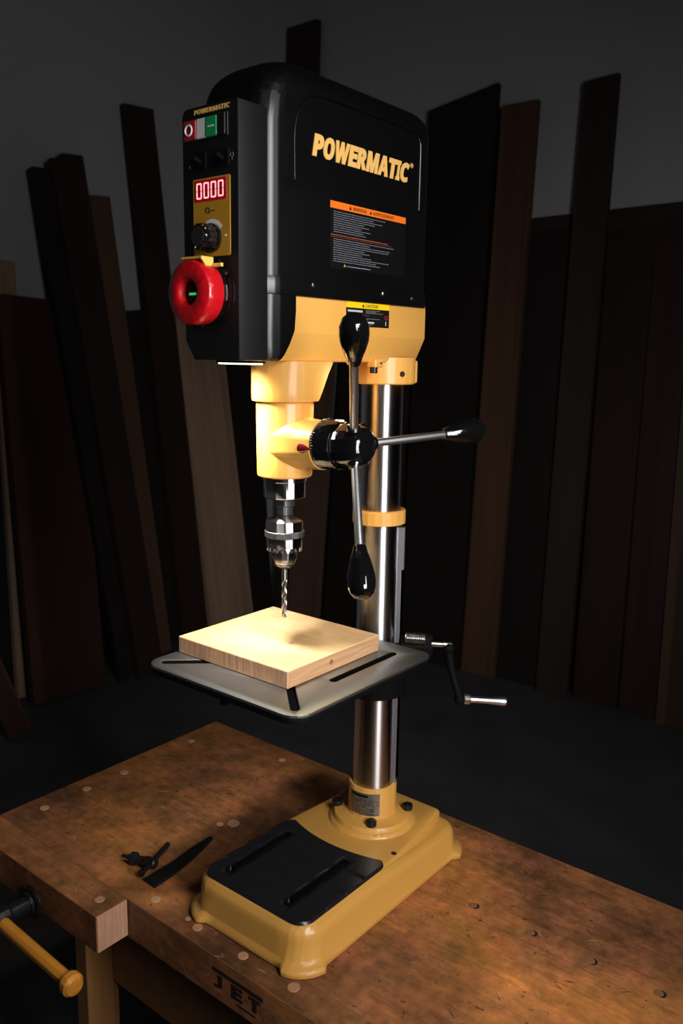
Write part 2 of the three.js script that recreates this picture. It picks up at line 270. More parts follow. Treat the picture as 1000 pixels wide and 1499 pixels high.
// ------------------------------------------------------------------ drill press
const dp = thing('drill_press', 'tall black and yellow bench drill press standing on the workbench', 'drill press');
{
  // ---- base casting: rings of a rounded rectangle that grow feet at the corners near the bench
  const ring = (inset, y, foot, n = 15) => {
    const hw = 0.131, zf = 0.335, zb = -0.122, R = 0.05, out = [];
    const cs = [[hw - R, zf - R, 0], [-(hw - R), zf - R, 90], [-(hw - R), zb + R, 180], [hw - R, zb + R, 270]];
    // walk counter-clockwise seen from above so that faces point out
    for (let c = 0; c < 4; c++) {
      const [cx, cz, a0] = cs[c], r = R - inset;
      const feet = (a) => foot * 0.0105;
      for (let i = 0; i <= n; i++) {
        const t = i / n, a = rad(a0 + 90 * t), k = sstep(0.0, 0.13, t) * (1 - sstep(0.87, 1, t));
        const rr = Math.max(r, 0.006) + feet(a) * k;
        const sgn = [[1, 1], [-1, 1], [-1, -1], [1, -1]][c];
        const ex = Math.max(0, inset - R + 0.006);
        out.push(V(cx - sgn[0] * ex + rr * Math.cos(a), y, cz - sgn[1] * ex + rr * Math.sin(a)));
      }
      // straight run to the next corner
      const nx = cs[(c + 1) % 4], a = rad(a0 + 90), r2 = Math.max(r, 0.006), ex = Math.max(0, inset - R + 0.006), s1 = [[1, 1], [-1, 1], [-1, -1], [1, -1]][c], s2 = [[1, 1], [-1, 1], [-1, -1], [1, -1]][(c + 1) % 4];
      const A = V(cx - s1[0] * ex + r2 * Math.cos(a), y, cz - s1[1] * ex + r2 * Math.sin(a)), Bp = V(nx[0] - s2[0] * ex + r2 * Math.cos(a), y, nx[1] - s2[1] * ex + r2 * Math.sin(a));
      for (let i = 1; i < 10; i++) out.push(A.clone().lerp(Bp, i / 10));
    }
    return out.reverse();
  };
  const TOP = (z) => 0;                                         // the casting's top is level
  const drop = (p) => { if (p.y > 0.03) p.y = 0.03 + (p.y - 0.03) * (0.62 + 0.38 * sstep(-0.05, 0.15, p.z)); return p; };   // lower towards the back corners
  const lv = (i, y, f) => ring(i, y, f).map(drop);
  mesh('base', loft([lv(0.002, 0.0012, 1), lv(0, 0.003, 1), lv(0, 0.0075, 1), lv(0.0012, 0.0100, 1), lv(0.0035, 0.0125, 0.7), lv(0.0048, 0.0155, 0.2), lv(0.0052, 0.019, 0), lv(0.0072, 0.048, 0), lv(0.0082, 0.0565, 0), lv(0.0106, 0.0622, 0), lv(0.0140, 0.0665, 0), lv(0.0180, 0.0693, 0), lv(0.0215, 0.0706, 0), lv(0.026, 0.071, 0)], true, true, 50), M.yellow, dp);
  // raised platform of the casting that narrows in an arc towards the back
  const plat = new THREE.Shape(); plat.moveTo(-0.100, 0.30); plat.lineTo(0.100, 0.30); plat.lineTo(0.112, 0.2); plat.quadraticCurveTo(0.118, 0.06, 0.083, -0.105); plat.lineTo(-0.083, -0.105); plat.quadraticCurveTo(-0.118, 0.06, -0.112, 0.2); plat.closePath();
  mesh('platform', extY(roundedPoly(plat, 0.02), 0.045, 0.0714, 0.008, 5, 20), M.yellow, dp);
  function roundedPoly(s, r) {                                  // soften the corners of a closed outline
    const p = s.getPoints(24); if (p[0].distanceTo(p[p.length - 1]) < 1e-6) p.pop(); let q = p.map((v) => v.clone());
    const dense = []; for (let i = 0; i < q.length; i++) { const a = q[i], b = q[(i + 1) % q.length], n = Math.max(1, Math.ceil(a.distanceTo(b) / 0.004)); for (let k = 0; k < n; k++) dense.push(a.clone().lerp(b, k / n)); }
    let d = dense; const w = Math.round(r / 0.004); for (let it = 0; it < w; it++) d = d.map((v, i) => v.clone().multiplyScalar(2).add(d[(i + 1) % d.length]).add(d[(i - 1 + d.length) % d.length]).multiplyScalar(0.25));
    return new THREE.Shape(d);
  }
  // work plate with two T-slots: black, pillowed in bands across the machine
  {
    const zt = (x) => 0.098 + 0.021 * (1 - Math.min(1, (x / 0.10) ** 2));
    const inSlot = (x, z) => [-0.074, 0.055].some((sx) => (Math.abs(x - sx) < 0.0052 && z > 0.143 && z < 0.283) || Math.hypot(x - sx, z - 0.283) < 0.0085);
    const bands = [0.3172, 0.262, 0.215, 0.165, 0.098];
    const hgt = (x, z) => { let h = 0.0722; for (let i = 0; i < 4; i++) if (z <= bands[i] && z >= bands[i + 1]) { const t = (bands[i] - z) / (bands[i] - bands[i + 1]); h += 0.0030 * sstep(0, 0.1, t) * (1 - t * t) * (z > 0.135 && z < 0.298 ? Math.min(...[-0.074, 0.055].map((q) => sstep(0.0065, 0.013, Math.abs(x - q)))) : 1); } return h; };
    const hw = 0.1112, R = 0.026, NX = 150, NZ = 150, P = [], I = [];
    const g = new THREE.PlaneGeometry(1, 1, NX, NZ), ps = g.attributes.position;
    for (let j = 0; j <= NZ; j++) for (let i = 0; i <= NX; i++) {
      const v = j / NZ; let u = i / NX * 2 - 1;
      let x = u * hw, z0 = zt(x), z1 = 0.3172; let z = z1 + (z0 - z1) * v;
      // rounded corners: pull the side in near both ends
      const dF = 0.3172 - z, dB = z - zt(hw); let lim = hw;
      if (dF < R) lim = hw - R + Math.sqrt(Math.max(0, R * R - (R - dF) ** 2)); else if (z - 0.098 < R) lim = hw - R + Math.sqrt(Math.max(0, R * R - (R - Math.max(0, z - 0.098)) ** 2));
      x = u * lim; const edge = Math.min(1, Math.min((lim - Math.abs(x)) / 0.003, Math.min(dF, z - zt(x)) / 0.003 + 0.001));
      let y = 0.0706 + (hgt(x, z) - 0.0706) * sstep(0, 1, Math.max(0, edge)); if (inSlot(x, z)) y = 0.0717;
      ps.setXYZ(j * (NX + 1) + i, x, y, z);
    }
    g.computeVertexNormals();
    const plate = mesh('work_plate', g, M.plateMat = std({ color: lin(0.016, 0.015, 0.017), roughness: 0.29 }), dp);
    plate.userData.label = 'black ribbed work plate with two slots';
    for (const sx of [-0.074, 0.055]) {
      mesh('slot', merge([boxR(sx - 0.0052, sx + 0.0052, 0.0714, 0.0720, 0.143, 0.283, 0.0003), boxR(sx - 0.0062, sx - 0.0050, 0.0715, 0.0752, 0.143, 0.279, 0.0004), boxR(sx + 0.0050, sx + 0.0062, 0.0715, 0.0752, 0.143, 0.279, 0.0004), boxR(sx - 0.006, sx + 0.006, 0.0715, 0.0752, 0.1415, 0.1432, 0.0004)]), M.gloss, plate);
      mesh('slot_eye', merge([latheAlong([[0.0062, 0], [0.0086, 0], [0.0086, 0.0047], [0.0074, 0.0052], [0.0062, 0.0047], [0.0062, 0]], V(sx, 0.0704, 0.283), V(0, 1, 0))]), M.gloss, plate);
    }
  }
  for (const [x, z] of [[0.1, 0.071], [-0.113, 0.068]]) mesh('bolt_hole', cyl(0.0048, 0.0015, x, 0.0704, z, 20, 0.0003), M.hole, dp);
  // ---- column with its flanged foot
  const foot = mesh('column_foot', lathe([[0.079, 0.0715], [0.078, 0.0745], [0.0745, 0.0775], [0.0715, 0.0785], [0.0705, 0.083], [0.0685, 0.0862], [0.064, 0.0875], [0.05, 0.0885], [0.0455, 0.0905], [0.0438, 0.095], [0.0436, 0.142], [0.0424, 0.1452], [0.040, 0.146], [0.0375, 0.1452], [0.0368, 0.142]], 72), M.yellow, dp);
  for (const [x, z] of [[-0.0576, 0.030], [0.034, 0.0475], [0.051, -0.040]]) {
    mesh('bolt', merge([cyl(0.0095, 0.010, x, 0.0868, z, 28, 0.001), cyl(0.006, 0.002, x, 0.0955, z, 6, 0.0003)]), M.bolt, foot);
  }
  // rating plate wrapped round the foot
  {
    const tex = canvasTex(256, 160, (c, w, h) => { c.fillStyle = '#8e8a86'; c.fillRect(0, 0, w, h); c.fillStyle = '#2a2724'; c.fillRect(14, 12, 150, 18); c.font = 'bold 15px sans-serif'; c.fillStyle = '#3a3632'; let q = 3; for (let y = 44; y < 150; y += 13) for (let x = 14; x < 236;) { q = (q * 73 + 19) % 97; const L = 6 + q % 26; if (q % 5) c.fillRect(x, y, L, 4 + q % 3); x += L + 6; } c.strokeStyle = '#c9c4bd'; c.strokeRect(170, 100, 60, 40); });
    const g = new THREE.CylinderGeometry(0.0441, 0.0441, 0.042, 24, 1, true, rad(-24), rad(78)); g.translate(0, 0.117, 0);
    mesh('rating_plate', g, std({ map: tex, metalness: 0.75, roughness: 0.4, side: THREE.DoubleSide }), foot);
  }
  mesh('column', new THREE.CylinderGeometry(0.0366, 0.0366, 0.745, 96, 1, false).translate(0, 0.1425 + 0.3725, 0), M.column, dp);
  mesh('collar', lathe([[0.0368, 0.622], [0.0448, 0.622], [0.0456, 0.6228], [0.0456, 0.6440], [0.0448, 0.6452], [0.0415, 0.6465], [0.0390, 0.6450], [0.0372, 0.6442]], 72), M.yellow, dp);
  // rack: toothed bar down the right-rear of the column
  {
    const ang = rad(118), dirR = V(Math.sin(ang), 0, Math.cos(ang)), tan = V(Math.cos(ang), 0, -Math.sin(ang)), parts = [];
    const yaw = ang;
    parts.push(box(0.0145, 0.470, 0.0062, 0, 0.380, 0.0392, 0.0006, 1));
    for (let y = 0.158; y < 0.612; y += 0.0069) { if (y > 0.540) continue; parts.push(poly3(y)); }
    function poly3(y) { const s = poly([[0.0415, y - 0.0031], [0.0452, y - 0.0014], [0.0452, y + 0.0014], [0.0415, y + 0.0031]]); return new THREE.ExtrudeGeometry(s, { depth: 0.0140, bevelEnabled: false }).applyMatrix4(new THREE.Matrix4().set(0, 0, 1, -0.007, 0, 1, 0, 0, 1, 0, 0, 0, 0, 0, 0, 1)); }
    parts.push(box(0.0145, 0.074, 0.0042, 0, 0.578, 0.0435, 0.0006, 1));
    mesh('rack', merge(parts).rotateY(yaw), M.rack, dp);
  }
  // ---- table with slots, its bracket and crank
  {
    const s = roundRect(-0.158, 0.158, 0.058, 0.384, [0.022, 0.022, 0.03, 0.03]);
    const slot = (x0, z0, x1, z1, r) => { const a = Math.atan2(z1 - z0, x1 - x0), h = new THREE.Path(); h.absarc(x1, z1, r, a - Math.PI / 2, a + Math.PI / 2); h.absarc(x0, z0, r, a + Math.PI / 2, a + Math.PI * 1.5); h.closePath(); s.holes.push(h); };
    slot(0.1068, 0.100, 0.1068, 0.248, 0.0062); slot(-0.1068, 0.100, -0.1068, 0.248, 0.0062);
    slot(0.066, 0.298, 0.1325, 0.360, 0.0066); slot(-0.066, 0.298, -0.1325, 0.360, 0.0066);
    const g = new THREE.ExtrudeGeometry(s, { depth: 0.0024, bevelEnabled: true, bevelThickness: 0.0012, bevelSize: 0.0012, bevelOffset: -0.0012, bevelSegments: 2, curveSegments: 12 });
    g.applyMatrix4(new THREE.Matrix4().set(1, 0, 0, 0, 0, 0, 1, 0.4334, 0, 1, 0, 0, 0, 0, 0, 1));
    const table = mesh('table', flip(g), M.tableTop, dp);
    const darkLiner = (x0, z0, x1, z1, r) => { const cap = (q) => { const a = Math.atan2(z1 - z0, x1 - x0), h = new THREE.Path(); h.absarc(x1, z1, q, a - Math.PI / 2, a + Math.PI / 2); h.absarc(x0, z0, q, a + Math.PI / 2, a + Math.PI * 1.5); h.closePath(); return h; }; const o = new THREE.Shape(cap(r).getPoints(10)); o.holes.push(new THREE.Path(cap(r - 0.0007).getPoints(10))); mesh('slot', extY(o, 0.4244, 0.4371, 0, 1, 10), M.castBlack, table); };  // black liners added so the open slot walls read as shaded
    for (const sx of [1, -1]) { darkLiner(0.1068 * sx, 0.100, 0.1068 * sx, 0.248, 0.0061); darkLiner(0.066 * sx, 0.298, 0.1325 * sx, 0.360, 0.0065); }
    const rim = roundRect(-0.157, 0.157, 0.059, 0.383, [0.021, 0.021, 0.029, 0.029]); rim.holes.push(new THREE.Path(roundRect(-0.143, 0.143, 0.073, 0.369, 0.02).getPoints(8)));
    mesh('table_skirt', extY(rim, 0.4235, 0.4321, 0.001, 2, 10), M.castBlack, table);
    mesh('table_underside', merge([boxR(-0.143, 0.143, 0.415, 0.4235, 0.215, 0.225, 0.001), boxR(-0.005, 0.005, 0.407, 0.4235, 0.075, 0.368, 0.001)]), M.castBlack, table);
    const br = [boxR(-0.034, 0.034, 0.385, 0.417, 0.03, 0.165, 0.006), lathe([[0.0368, 0.318], [0.054, 0.318], [0.0555, 0.320], [0.0555, 0.408], [0.054, 0.410], [0.0368, 0.410]], 60), cyl(0.046, 0.02, 0, 0.395, 0.175, 40, 0.002)];
    const ax = V(0.776, -0.055, -0.628).normalize();
    const side = V(0.64, 0, 0.77);
    mesh('table_bracket', merge([...br, latheAlong([[0, 0], [0.022, 0], [0.024, 0.002], [0.024, 0.054], [0.022, 0.056], [0, 0.056]], V(0.036, 0.404, -0.022), ax)]), M.castBlack, dp);
const th = [[0, 0], [0.0085, 0]]; for (let i = 0; i < 10; i++) th.push([0.0088, 0.001 + i * 0.0034], [0.0108, 0.0021 + i * 0.0034], [0.0108, 0.0028 + i * 0.0034]); th.push([0.0085, 0.035], [0, 0.035]);
    mesh('worm', latheAlong(th, V(0.0545, 0.4235, -0.010), ax), M.steel, dp);
    const crank = mesh('crank', latheAlong([[0, 0], [0.0055, 0], [0.0055, 0.020], [0.007, 0.021], [0.007, 0.033], [0.006, 0.035], [0, 0.035]], V(0.0885, 0.4125, -0.042), ax), M.steel, dp);
    const a0 = V(0.112, 0.405, -0.060), a1 = V(0.139, 0.318, -0.060);
    const arm = [rodBetween(a0, V(0.118, 0.370, -0.0605), 0.0072), rodBetween(V(0.118, 0.371, -0.0605), a1, 0.0065)]; arm.push(new THREE.SphereGeometry(0.011, 20, 14).translate(a0.x, a0.y, a0.z), new THREE.SphereGeometry(0.010, 20, 14).translate(a1.x, a1.y, a1.z));
    mesh('crank_arm', merge(arm), M.castBlack, crank);
    mesh('crank_handle', latheAlong([[0, 0], [0.0085, 0], [0.009, 0.001], [0.009, 0.009], [0.0065, 0.011], [0.0058, 0.018], [0.0062, 0.045], [0.0072, 0.058], [0.0082, 0.066], [0.0078, 0.072], [0.005, 0.0755], [0, 0.076]], V(0.1445, 0.3185, -0.0655), ax), M.chrome, crank);
  }
  // ---- head: yellow casting
  {
    const xs = poly([[-0.054, 0.985], [-0.0555, 0.975], [-0.0555, 0.931], [-0.0375, 0.8935], [-0.034, 0.892], [0.034, 0.892], [0.0375, 0.8935], [0.0555, 0.931], [0.0555, 0.975], [0.054, 0.985]]);
    const cast = mesh('head_casting', extZ(xs, -0.042, 0.296, 0.004, 2, 6), M.yellow, dp);
    mesh('column_clamp', merge([lathe([[0.0368, 0.857], [0.0525, 0.857], [0.054, 0.8588], [0.0545, 0.90]], 64), boxR(-0.02, 0.034, 0.8575, 0.896, -0.056, -0.015, 0.004)]), M.yellow, cast);
    mesh('clamp_bolt', latheAlong([[0, 0], [0.0045, 0], [0.0045, 0.002], [0, 0.002]], V(0.0512, 0.874, 0.0165), V(0.95, 0, 0.3)), M.hole, cast);
    mesh('lug', merge([boxR(0.03, 0.048, 0.884, 0.898, 0.062, 0.084, 0.003)]), M.yellow, cast);
    mesh('lug_screw', latheAlong([[0, 0], [0.006, 0], [0.006, 0.008], [0.005, 0.009], [0, 0.009]], V(0.041, 0.8845, 0.079), V(0, -1, 0)), M.bolt, cast);
    mesh('lug_screw', latheAlong([[0, 0], [0.002, 0], [0.002, 0.001], [0, 0.001]], V(0.0478, 0.891, 0.070), V(1, 0, 0)), M.hole, cast);
    // caution label
    const tex = canvasTex(512, 190, (c, w, h) => {
      c.fillStyle = '#0b090a'; c.fillRect(0, 0, w, h); c.fillStyle = '#f2c80a'; c.fillRect(0, 0, w, 46);
      c.fillStyle = '#1a1405'; c.font = 'bold 34px sans-serif'; c.textAlign = 'left'; c.fillText('CAUTION', 222, 36); tri(c, 196, 36, 15);
      c.fillStyle = '#b9b5b5'; c.font = 'bold 24px sans-serif'; c.fillRect(18, 62, 170, 16);
      tiny(c, 226, 58, 220, 3, 10, '#8d8c7c', 5); tiny(c, 18, 98, 300, 1, 9, '#8a3040', 7); tiny(c, 18, 112, 420, 3, 11, '#8d8890', 2);
      c.fillStyle = '#c9c6c6'; c.fillRect(212, 148, 116, 13); tiny(c, 226, 168, 170, 1, 8, '#85837c', 4);
      c.strokeStyle = '#a02530'; c.lineWidth = 7; c.beginPath(); c.arc(474, 108, 15, 0, 7); c.stroke(); c.fillStyle = '#d8d8d8'; c.fillRect(468, 138, 8, 34);
    });
    mesh('caution_label', sidePlane(0.169, 0.0625, 0.9445, 0.9795, 0.0559), std({ map: tex, roughness: 0.5 }), cast);
  }
  function tri(c, x, y, s) { c.beginPath(); c.moveTo(x - s, y); c.lineTo(x + s, y); c.lineTo(x, y - 1.75 * s); c.fill(); }
  function tiny(c, x, y, w, rows, dy, col, sd, hgt = 4) { c.fillStyle = col; let q = sd; for (let r = 0; r < rows; r++) { let end = x + w * (0.45 + 0.55 * ((q * 37 + r * 53) % 71) / 71); for (let px = x; px < end;) { q = (q * 61 + 17) % 89; const L = 5 + q % 19; c.fillRect(px, y + r * dy, Math.min(L, end - px), hgt); px += L + 4; } } }
  function sidePlane(z0, z1, y0, y1, x) {                       // thin printed sheet on the +x side, reading from z0 (left) to z1 (right)
    const g = new THREE.PlaneGeometry(z0 - z1, y1 - y0); g.rotateY(Math.PI / 2).translate(x, (y0 + y1) / 2, (z0 + z1) / 2); return g;
  }
  // ---- head: black belt cover with a recessed side panel
  {
const rings = [], yT = 1.2825, RX = 0.042, RF = 0.078, RB = 0.034, q = (y, R) => y > yT - R ? R - Math.sqrt(Math.max(0, R * R - (y - yT + R) ** 2)) : 0;
    for (let i = 0; i <= 44; i++) {
      const t = i / 44, y = i < 8 ? 0.992 + (1.221 - 0.992) * i / 8 : 1.221 + (yT - 1.221) * Math.sin((i - 8) / 36 * Math.PI / 2), hw = 0.056 - q(y, RX), zf = 0.339 - q(y, RF), zb = -0.050 + q(y, RB), rc = Math.min(0.034, hw * 0.9), rz = rc * 1.12, rk = Math.min(0.027, hw * 0.9), r = [];
      for (const [sx, cz, a0, R] of [[1, zf - rz, 0, rc], [-1, zf - rk * 1.2, 90, rk], [-1, zb + rk, 180, rk], [1, zb + rk, 270, rk]]) for (let k = 0; k <= 14; k++) { const a = rad(a0 + 90 * k / 14); r.push(V(sx * (hw - R) - (sx < 0 ? 0.017 : 0) + R * Math.cos(a), y, cz + (a0 < 90 ? rz : a0 < 180 ? R * 1.2 : R) * Math.sin(a))); }
      rings.push(r.reverse());
    }
    const body = loft(rings, true, true, 40);
    const rec = fixX(extX(roundRect(-0.016, 0.281, 1.1245, 1.2425, [0.008, 0.008, 0.050, 0.02]), 0.0522, 0.07, 0.0008, 1, 16));
    const ev = new Evaluator(); ev.attributes = ['position', 'normal', 'uv']; ev.useGroups = false;
    const A = new Brush(mergeVertices(strip(body))), Bb = new Brush(mergeVertices(strip(rec))); A.updateMatrixWorld(); Bb.updateMatrixWorld();
    const cut = ev.evaluate(A, Bb, SUBTRACTION);
    function strip(g) { g = g.clone(); for (const k of Object.keys(g.attributes)) if (!['position', 'normal', 'uv'].includes(k)) g.deleteAttribute(k); g.clearGroups(); return g; }
    const cg = strip(cut.geometry); const pos = cg.attributes.position, uv = cg.attributes.uv; for (let i = 0; i < pos.count; i++) uv.setXY(i, (pos.getZ(i) + pos.getX(i)) * 14, pos.getY(i) * 14);
    const cover = mesh('belt_cover', toCreasedNormals(cg.index ? cg.toNonIndexed() : cg, rad(35)), M.black, dp);
const bandS = (o) => { const p = [], hw = 0.056 + o, zf = 0.339 + o, zb = -0.05 - o, rc = 0.034 + o, rz = 0.038 + o, rk = 0.027 + o; for (const [sx, cz, a0, R, Q] of [[1, zf - rz, 0, rc, rz], [-1, zf - rk * 1.2, 90, rk, rk * 1.2], [-1, zb + rk, 180, rk, rk], [1, zb + rk, 270, rk, rk]]) for (let k = 0; k <= 16; k++) { const a = rad(a0 + 90 * k / 16); p.push(new THREE.Vector2(sx * (hw - R) - (sx < 0 ? 0.017 : 0) + R * Math.cos(a), cz + Q * Math.sin(a))); } return new THREE.Shape(p); };
    mesh('cover_band', extY(bandS(0.0028), 0.9795, 1.0035, 0.0015, 2, 16), M.black, cover);
    for (const [y, z] of [[0.9962, 0.2454], [0.9952, 0.0834], [0.9925, 0.006]]) mesh('screw', merge([latheAlong([[0, 0], [0.0042, 0], [0.0042, 0.0012], [0.003, 0.0024], [0, 0.0028]], V(0.0586, y, z), V(1, 0, 0), 20)]), z > 0.05 ? M.steelScrew ??= std({ color: lin(0.25, 0.25, 0.26), metalness: 1, roughness: 0.3 }) : M.bolt, cover);
    // rounded lip along the front end of the recess
    const lip = new THREE.CatmullRomCurve3([[1.128, 0.2815], [1.16, 0.282], [1.19, 0.2815], [1.215, 0.274], [1.232, 0.258], [1.241, 0.238], [1.2425, 0.225]].map(([y, z]) => V(0.0557, y, z)));
    mesh('recess_lip', new THREE.TubeGeometry(lip, 48, 0.0011, 8), M.black, cover);
    // raised name lettering and its small registered mark
    const nm = merge([tightLettering('POWERMATIC', 0.2245, 0.0292, 0.0012, 0.05, 0.20), lettering('R', 0.0030, 0.0032, 0.001, 0.02).translate(0.2345, 0.0262, 0), new THREE.TorusGeometry(0.0034, 0.0005, 6, 24).translate(0.236, 0.0278, 0.0005)]);
    mesh('name_lettering', nm.rotateY(Math.PI / 2).translate(0.0521, 1.1655, 0.2438), M.gold, cover);
    const tex = canvasTex(1024, 512, (c, w, h) => {
      c.fillStyle = '#060607'; c.fillRect(0, 0, w, h); c.fillStyle = '#f0741c'; c.fillRect(0, 0, w, 54);
      c.fillStyle = '#2a1206'; c.font = 'bold 38px sans-serif'; c.fillText('WARNING', 282, 41); tri(c, 252, 41, 17); c.fillText('AVERTISSEMENT', 552, 41); tri(c, 522, 41, 17);
      tiny(c, 44, 74, 800, 10, 17, '#6f7078', 11, 7); tiny(c, 14, 252, 960, 1, 14, '#b06040', 5, 6); tiny(c, 14, 266, 980, 1, 12, '#7d3a20', 9, 6); tiny(c, 44, 284, 820, 11, 17, '#6f7078', 23, 7);
      c.fillStyle = '#c8b23a'; tri(c, 190, 494, 13); tiny(c, 215, 484, 420, 1, 10, '#8f9090', 3, 7);
    });
    mesh('warning_label', sidePlane(0.2085, 0.0255, 1.0235, 1.1132, 0.0563), std({ map: tex, roughness: 0.45 }), cover);
  }
  // ---- head: black chin and the control panel
  {
    const z0 = 0.279, chin = new THREE.Shape();
    chin.moveTo(z0, 0.985); chin.lineTo(0.3605, 0.985); chin.lineTo(0.3605, 0.906); chin.quadraticCurveTo(0.3605, 0.8925, 0.349, 0.8925); chin.lineTo(0.307, 0.8925); chin.lineTo(0.2815, 0.934); chin.closePath();
    // plan section with a large front corner radius, cut to the slanted lower edge by lofting rings downwards
    const rings = [], levels = [[0.9825, 0.279, 0], [0.96, 0.279, 0], [0.934, 0.2815, 0], [0.916, 0.291, 0], [0.902, 0.3, 0.001], [0.896, 0.304, 0.003], [0.8932, 0.3065, 0.006], [0.8925, 0.3075, 0.009]];
    for (const [y, zb, ins] of levels) {
      const hw = 0.0572 - ins, zf = 0.3405 - ins, R = 0.034 - ins * 0.5, Q = Math.min(0.038, 0.338 - zb) - ins * 0.5, r = [];
      r.push(V(hw, y, zb)); for (let i = 0; i <= 14; i++) { const a = rad(i / 14 * 90); r.push(V(hw - R + R * Math.cos(a), y, zf - Q + Q * Math.sin(a))); }
      for (let i = 0; i <= 14; i++) { const a = rad(90 + i / 14 * 90); r.push(V(-hw - 0.017 + R + R * Math.cos(a), y, zf - Q + Q * Math.sin(a))); } r.push(V(-hw - 0.017, y, zb));
      rings.push(r);
    }
    const chinM = mesh('chin', loft(rings, true, true, 30), M.black, dp);
    const lb = mesh('work_light', boxR(-0.040, 0.030, 0.8895, 0.8935, 0.310, 0.337, 0.001), M.castBlack, dp);
    mesh('lens', boxR(-0.038, 0.028, 0.8875, 0.8898, 0.313, 0.334, 0.0008), M.led, lb);
    const wl = mesh('work_light', latheAlong([[0, 0], [0.011, 0], [0.012, 0.001], [0.012, 0.003], [0, 0.003]], V(LED_MAIN.pos[0] * 0.7, 0.8912, LED_MAIN.pos[2]), V(0, 1, 0)), M.castBlack, dp);
    mesh('lens', latheAlong([[0, 0], [0.009, 0], [0.0095, 0.001], [0, 0.001]], V(LED_MAIN.pos[0] * 0.7, 0.8906, LED_MAIN.pos[2]), V(0, 1, 0)), M.led, wl);
    const s1 = new THREE.SpotLight(new THREE.Color(...LED_MAIN.color), LED_MAIN.i, 0, rad(62), 0.5); s1.position.set(...LED_MAIN.pos); s1.target.position.set(-0.16, 0.2, 0.56); s1.castShadow = true; s1.shadow.radius = 0.7; s1.name = 'work_light_beam'; dp.add(s1, s1.target);
    const s2 = new THREE.SpotLight(new THREE.Color(...LED_FRONT.color), LED_FRONT.i, 0, rad(70), 1.0); s2.position.set(...LED_FRONT.pos); s2.target.position.set(...LED_FRONT.aim); s2.castShadow = true; s2.shadow.radius = 1.3; s2.name = 'work_light_beam'; dp.add(s2, s2.target);
    const s3 = new THREE.SpotLight(new THREE.Color(...LED_FRONT.color), LED_FRONT.beam, 0, rad(33), 1.0); s3.position.set(...LED_FRONT.pos); s3.target.position.set(...LED_FRONT.aim); s3.castShadow = true; s3.shadow.radius = 1.6; s3.name = 'work_light_beam'; dp.add(s3, s3.target);

    const P = new THREE.Shape(); P.moveTo(-0.0345, 0.893); P.lineTo(0.048, 0.893); P.quadraticCurveTo(0.0515, 0.893, 0.0515, 0.8965); P.lineTo(0.0515, 1.205); P.quadraticCurveTo(0.0515, 1.208, 0.0485, 1.208); P.lineTo(-0.041, 1.208); P.quadraticCurveTo(-0.0515, 1.207, -0.0515, 1.196); P.lineTo(-0.0515, 0.918); P.closePath();
    const panel = mesh('control_panel', extZ(P, 0.328, 0.380, 0.0014, 3, 10), M.blackSatin, dp);
    mesh('name_lettering', lettering('POWERMATIC', 0.064, 0.0058, 0.0004, 0.01, 0.2).translate(-0.0280, 1.1985, 0.380), M.gold, panel);
    // start / stop switch
    const sw = mesh('switch_housing', merge([boxR(-0.0475, 0.0345, 1.1665, 1.1945, 0.379, 0.3815, 0.001), boxR(0.018, 0.031, 1.168, 1.1935, 0.381, 0.3835, 0.001)]), M.blackSatin, panel);
    const stop = mesh('stop_button', merge([boxR(-0.0455, -0.0215, 1.1685, 1.1925, 0.380, 0.3840, 0.002)]), M.switchRed, panel);
    mesh('stop_mark', new THREE.TorusGeometry(0.0062, 0.0013, 8, 28).translate(-0.0345, 1.1805, 0.3840), M.white, stop);
    mesh('switch_lamp', boxR(-0.021, -0.0045, 1.1685, 1.1925, 0.380, 0.3832, 0.0015), M.white, panel);
    const start = mesh('start_button', boxR(-0.004, 0.0165, 1.1685, 1.1925, 0.380, 0.3838, 0.0015), M.green, panel);
    mesh('start_mark', boxR(0.001, 0.012, 1.1795, 1.1815, 0.3837, 0.3841, 0.0002), M.white, start);
    // two small toggles with glinting tips
    for (const x of [-0.0165, 0.025]) {
      const t = mesh('toggle_switch', merge([boxR(x - 0.011, x + 0.011, 1.131, 1.152, 0.3792, 0.382, 0.001), latheAlong([[0, 0], [0.0032, 0], [0.0028, 0.008], [0.0034, 0.0105], [0.002, 0.012], [0, 0.0122]], V(x, 1.141, 0.3815), V(0.1, 0.25, 1))]), M.castBlack, panel);
    }
    mesh('toggle_mark', merge([new THREE.TorusGeometry(0.0026, 0.0005, 6, 18).translate(0.0405, 1.1432, 0.3803), boxR(0.0400, 0.0410, 1.137, 1.1405, 0.3798, 0.3804, 0.0002), boxR(-0.0395, -0.0365, 1.1355, 1.1385, 0.3798, 0.3804, 0.0002)]), std({ color: lin(0.10, 0.10, 0.10), roughness: 0.6 }), panel);
    // speed readout
    const plate = mesh('readout_plate', extZ(roundRect(-0.0312, 0.0373, 1.0242, 1.1208, 0.0022), 0.3792, 0.3809, 0.0003, 1, 6), M.amber, panel);
    mesh('display_window', boxR(-0.0262, 0.0312, 1.0925, 1.1185, 0.3805, 0.3816, 0.0003), M.window, plate);
    const seg = [];
    for (let d = 0; d < 4; d++) { const x = -0.0235 + d * 0.0134, w = 0.0098, y0 = 1.0958, h = 0.0196, t = 0.0019, sl = 0.0;
      for (const [a, b, c2, e] of [[x + 0.0007, x + w - 0.0007, y0, y0 + t], [x + 0.0007, x + w - 0.0007, y0 + h - t, y0 + h], [x, x + t, y0 + 0.001, y0 + h / 2 - 0.0004], [x, x + t, y0 + h / 2 + 0.0004, y0 + h - 0.001], [x + w - t, x + w, y0 + 0.001, y0 + h / 2 - 0.0004], [x + w - t, x + w, y0 + h / 2 + 0.0004, y0 + h - 0.001]]) seg.push(boxR(a, b, c2, e, 0.3814, 0.3821, 0.0002)); }
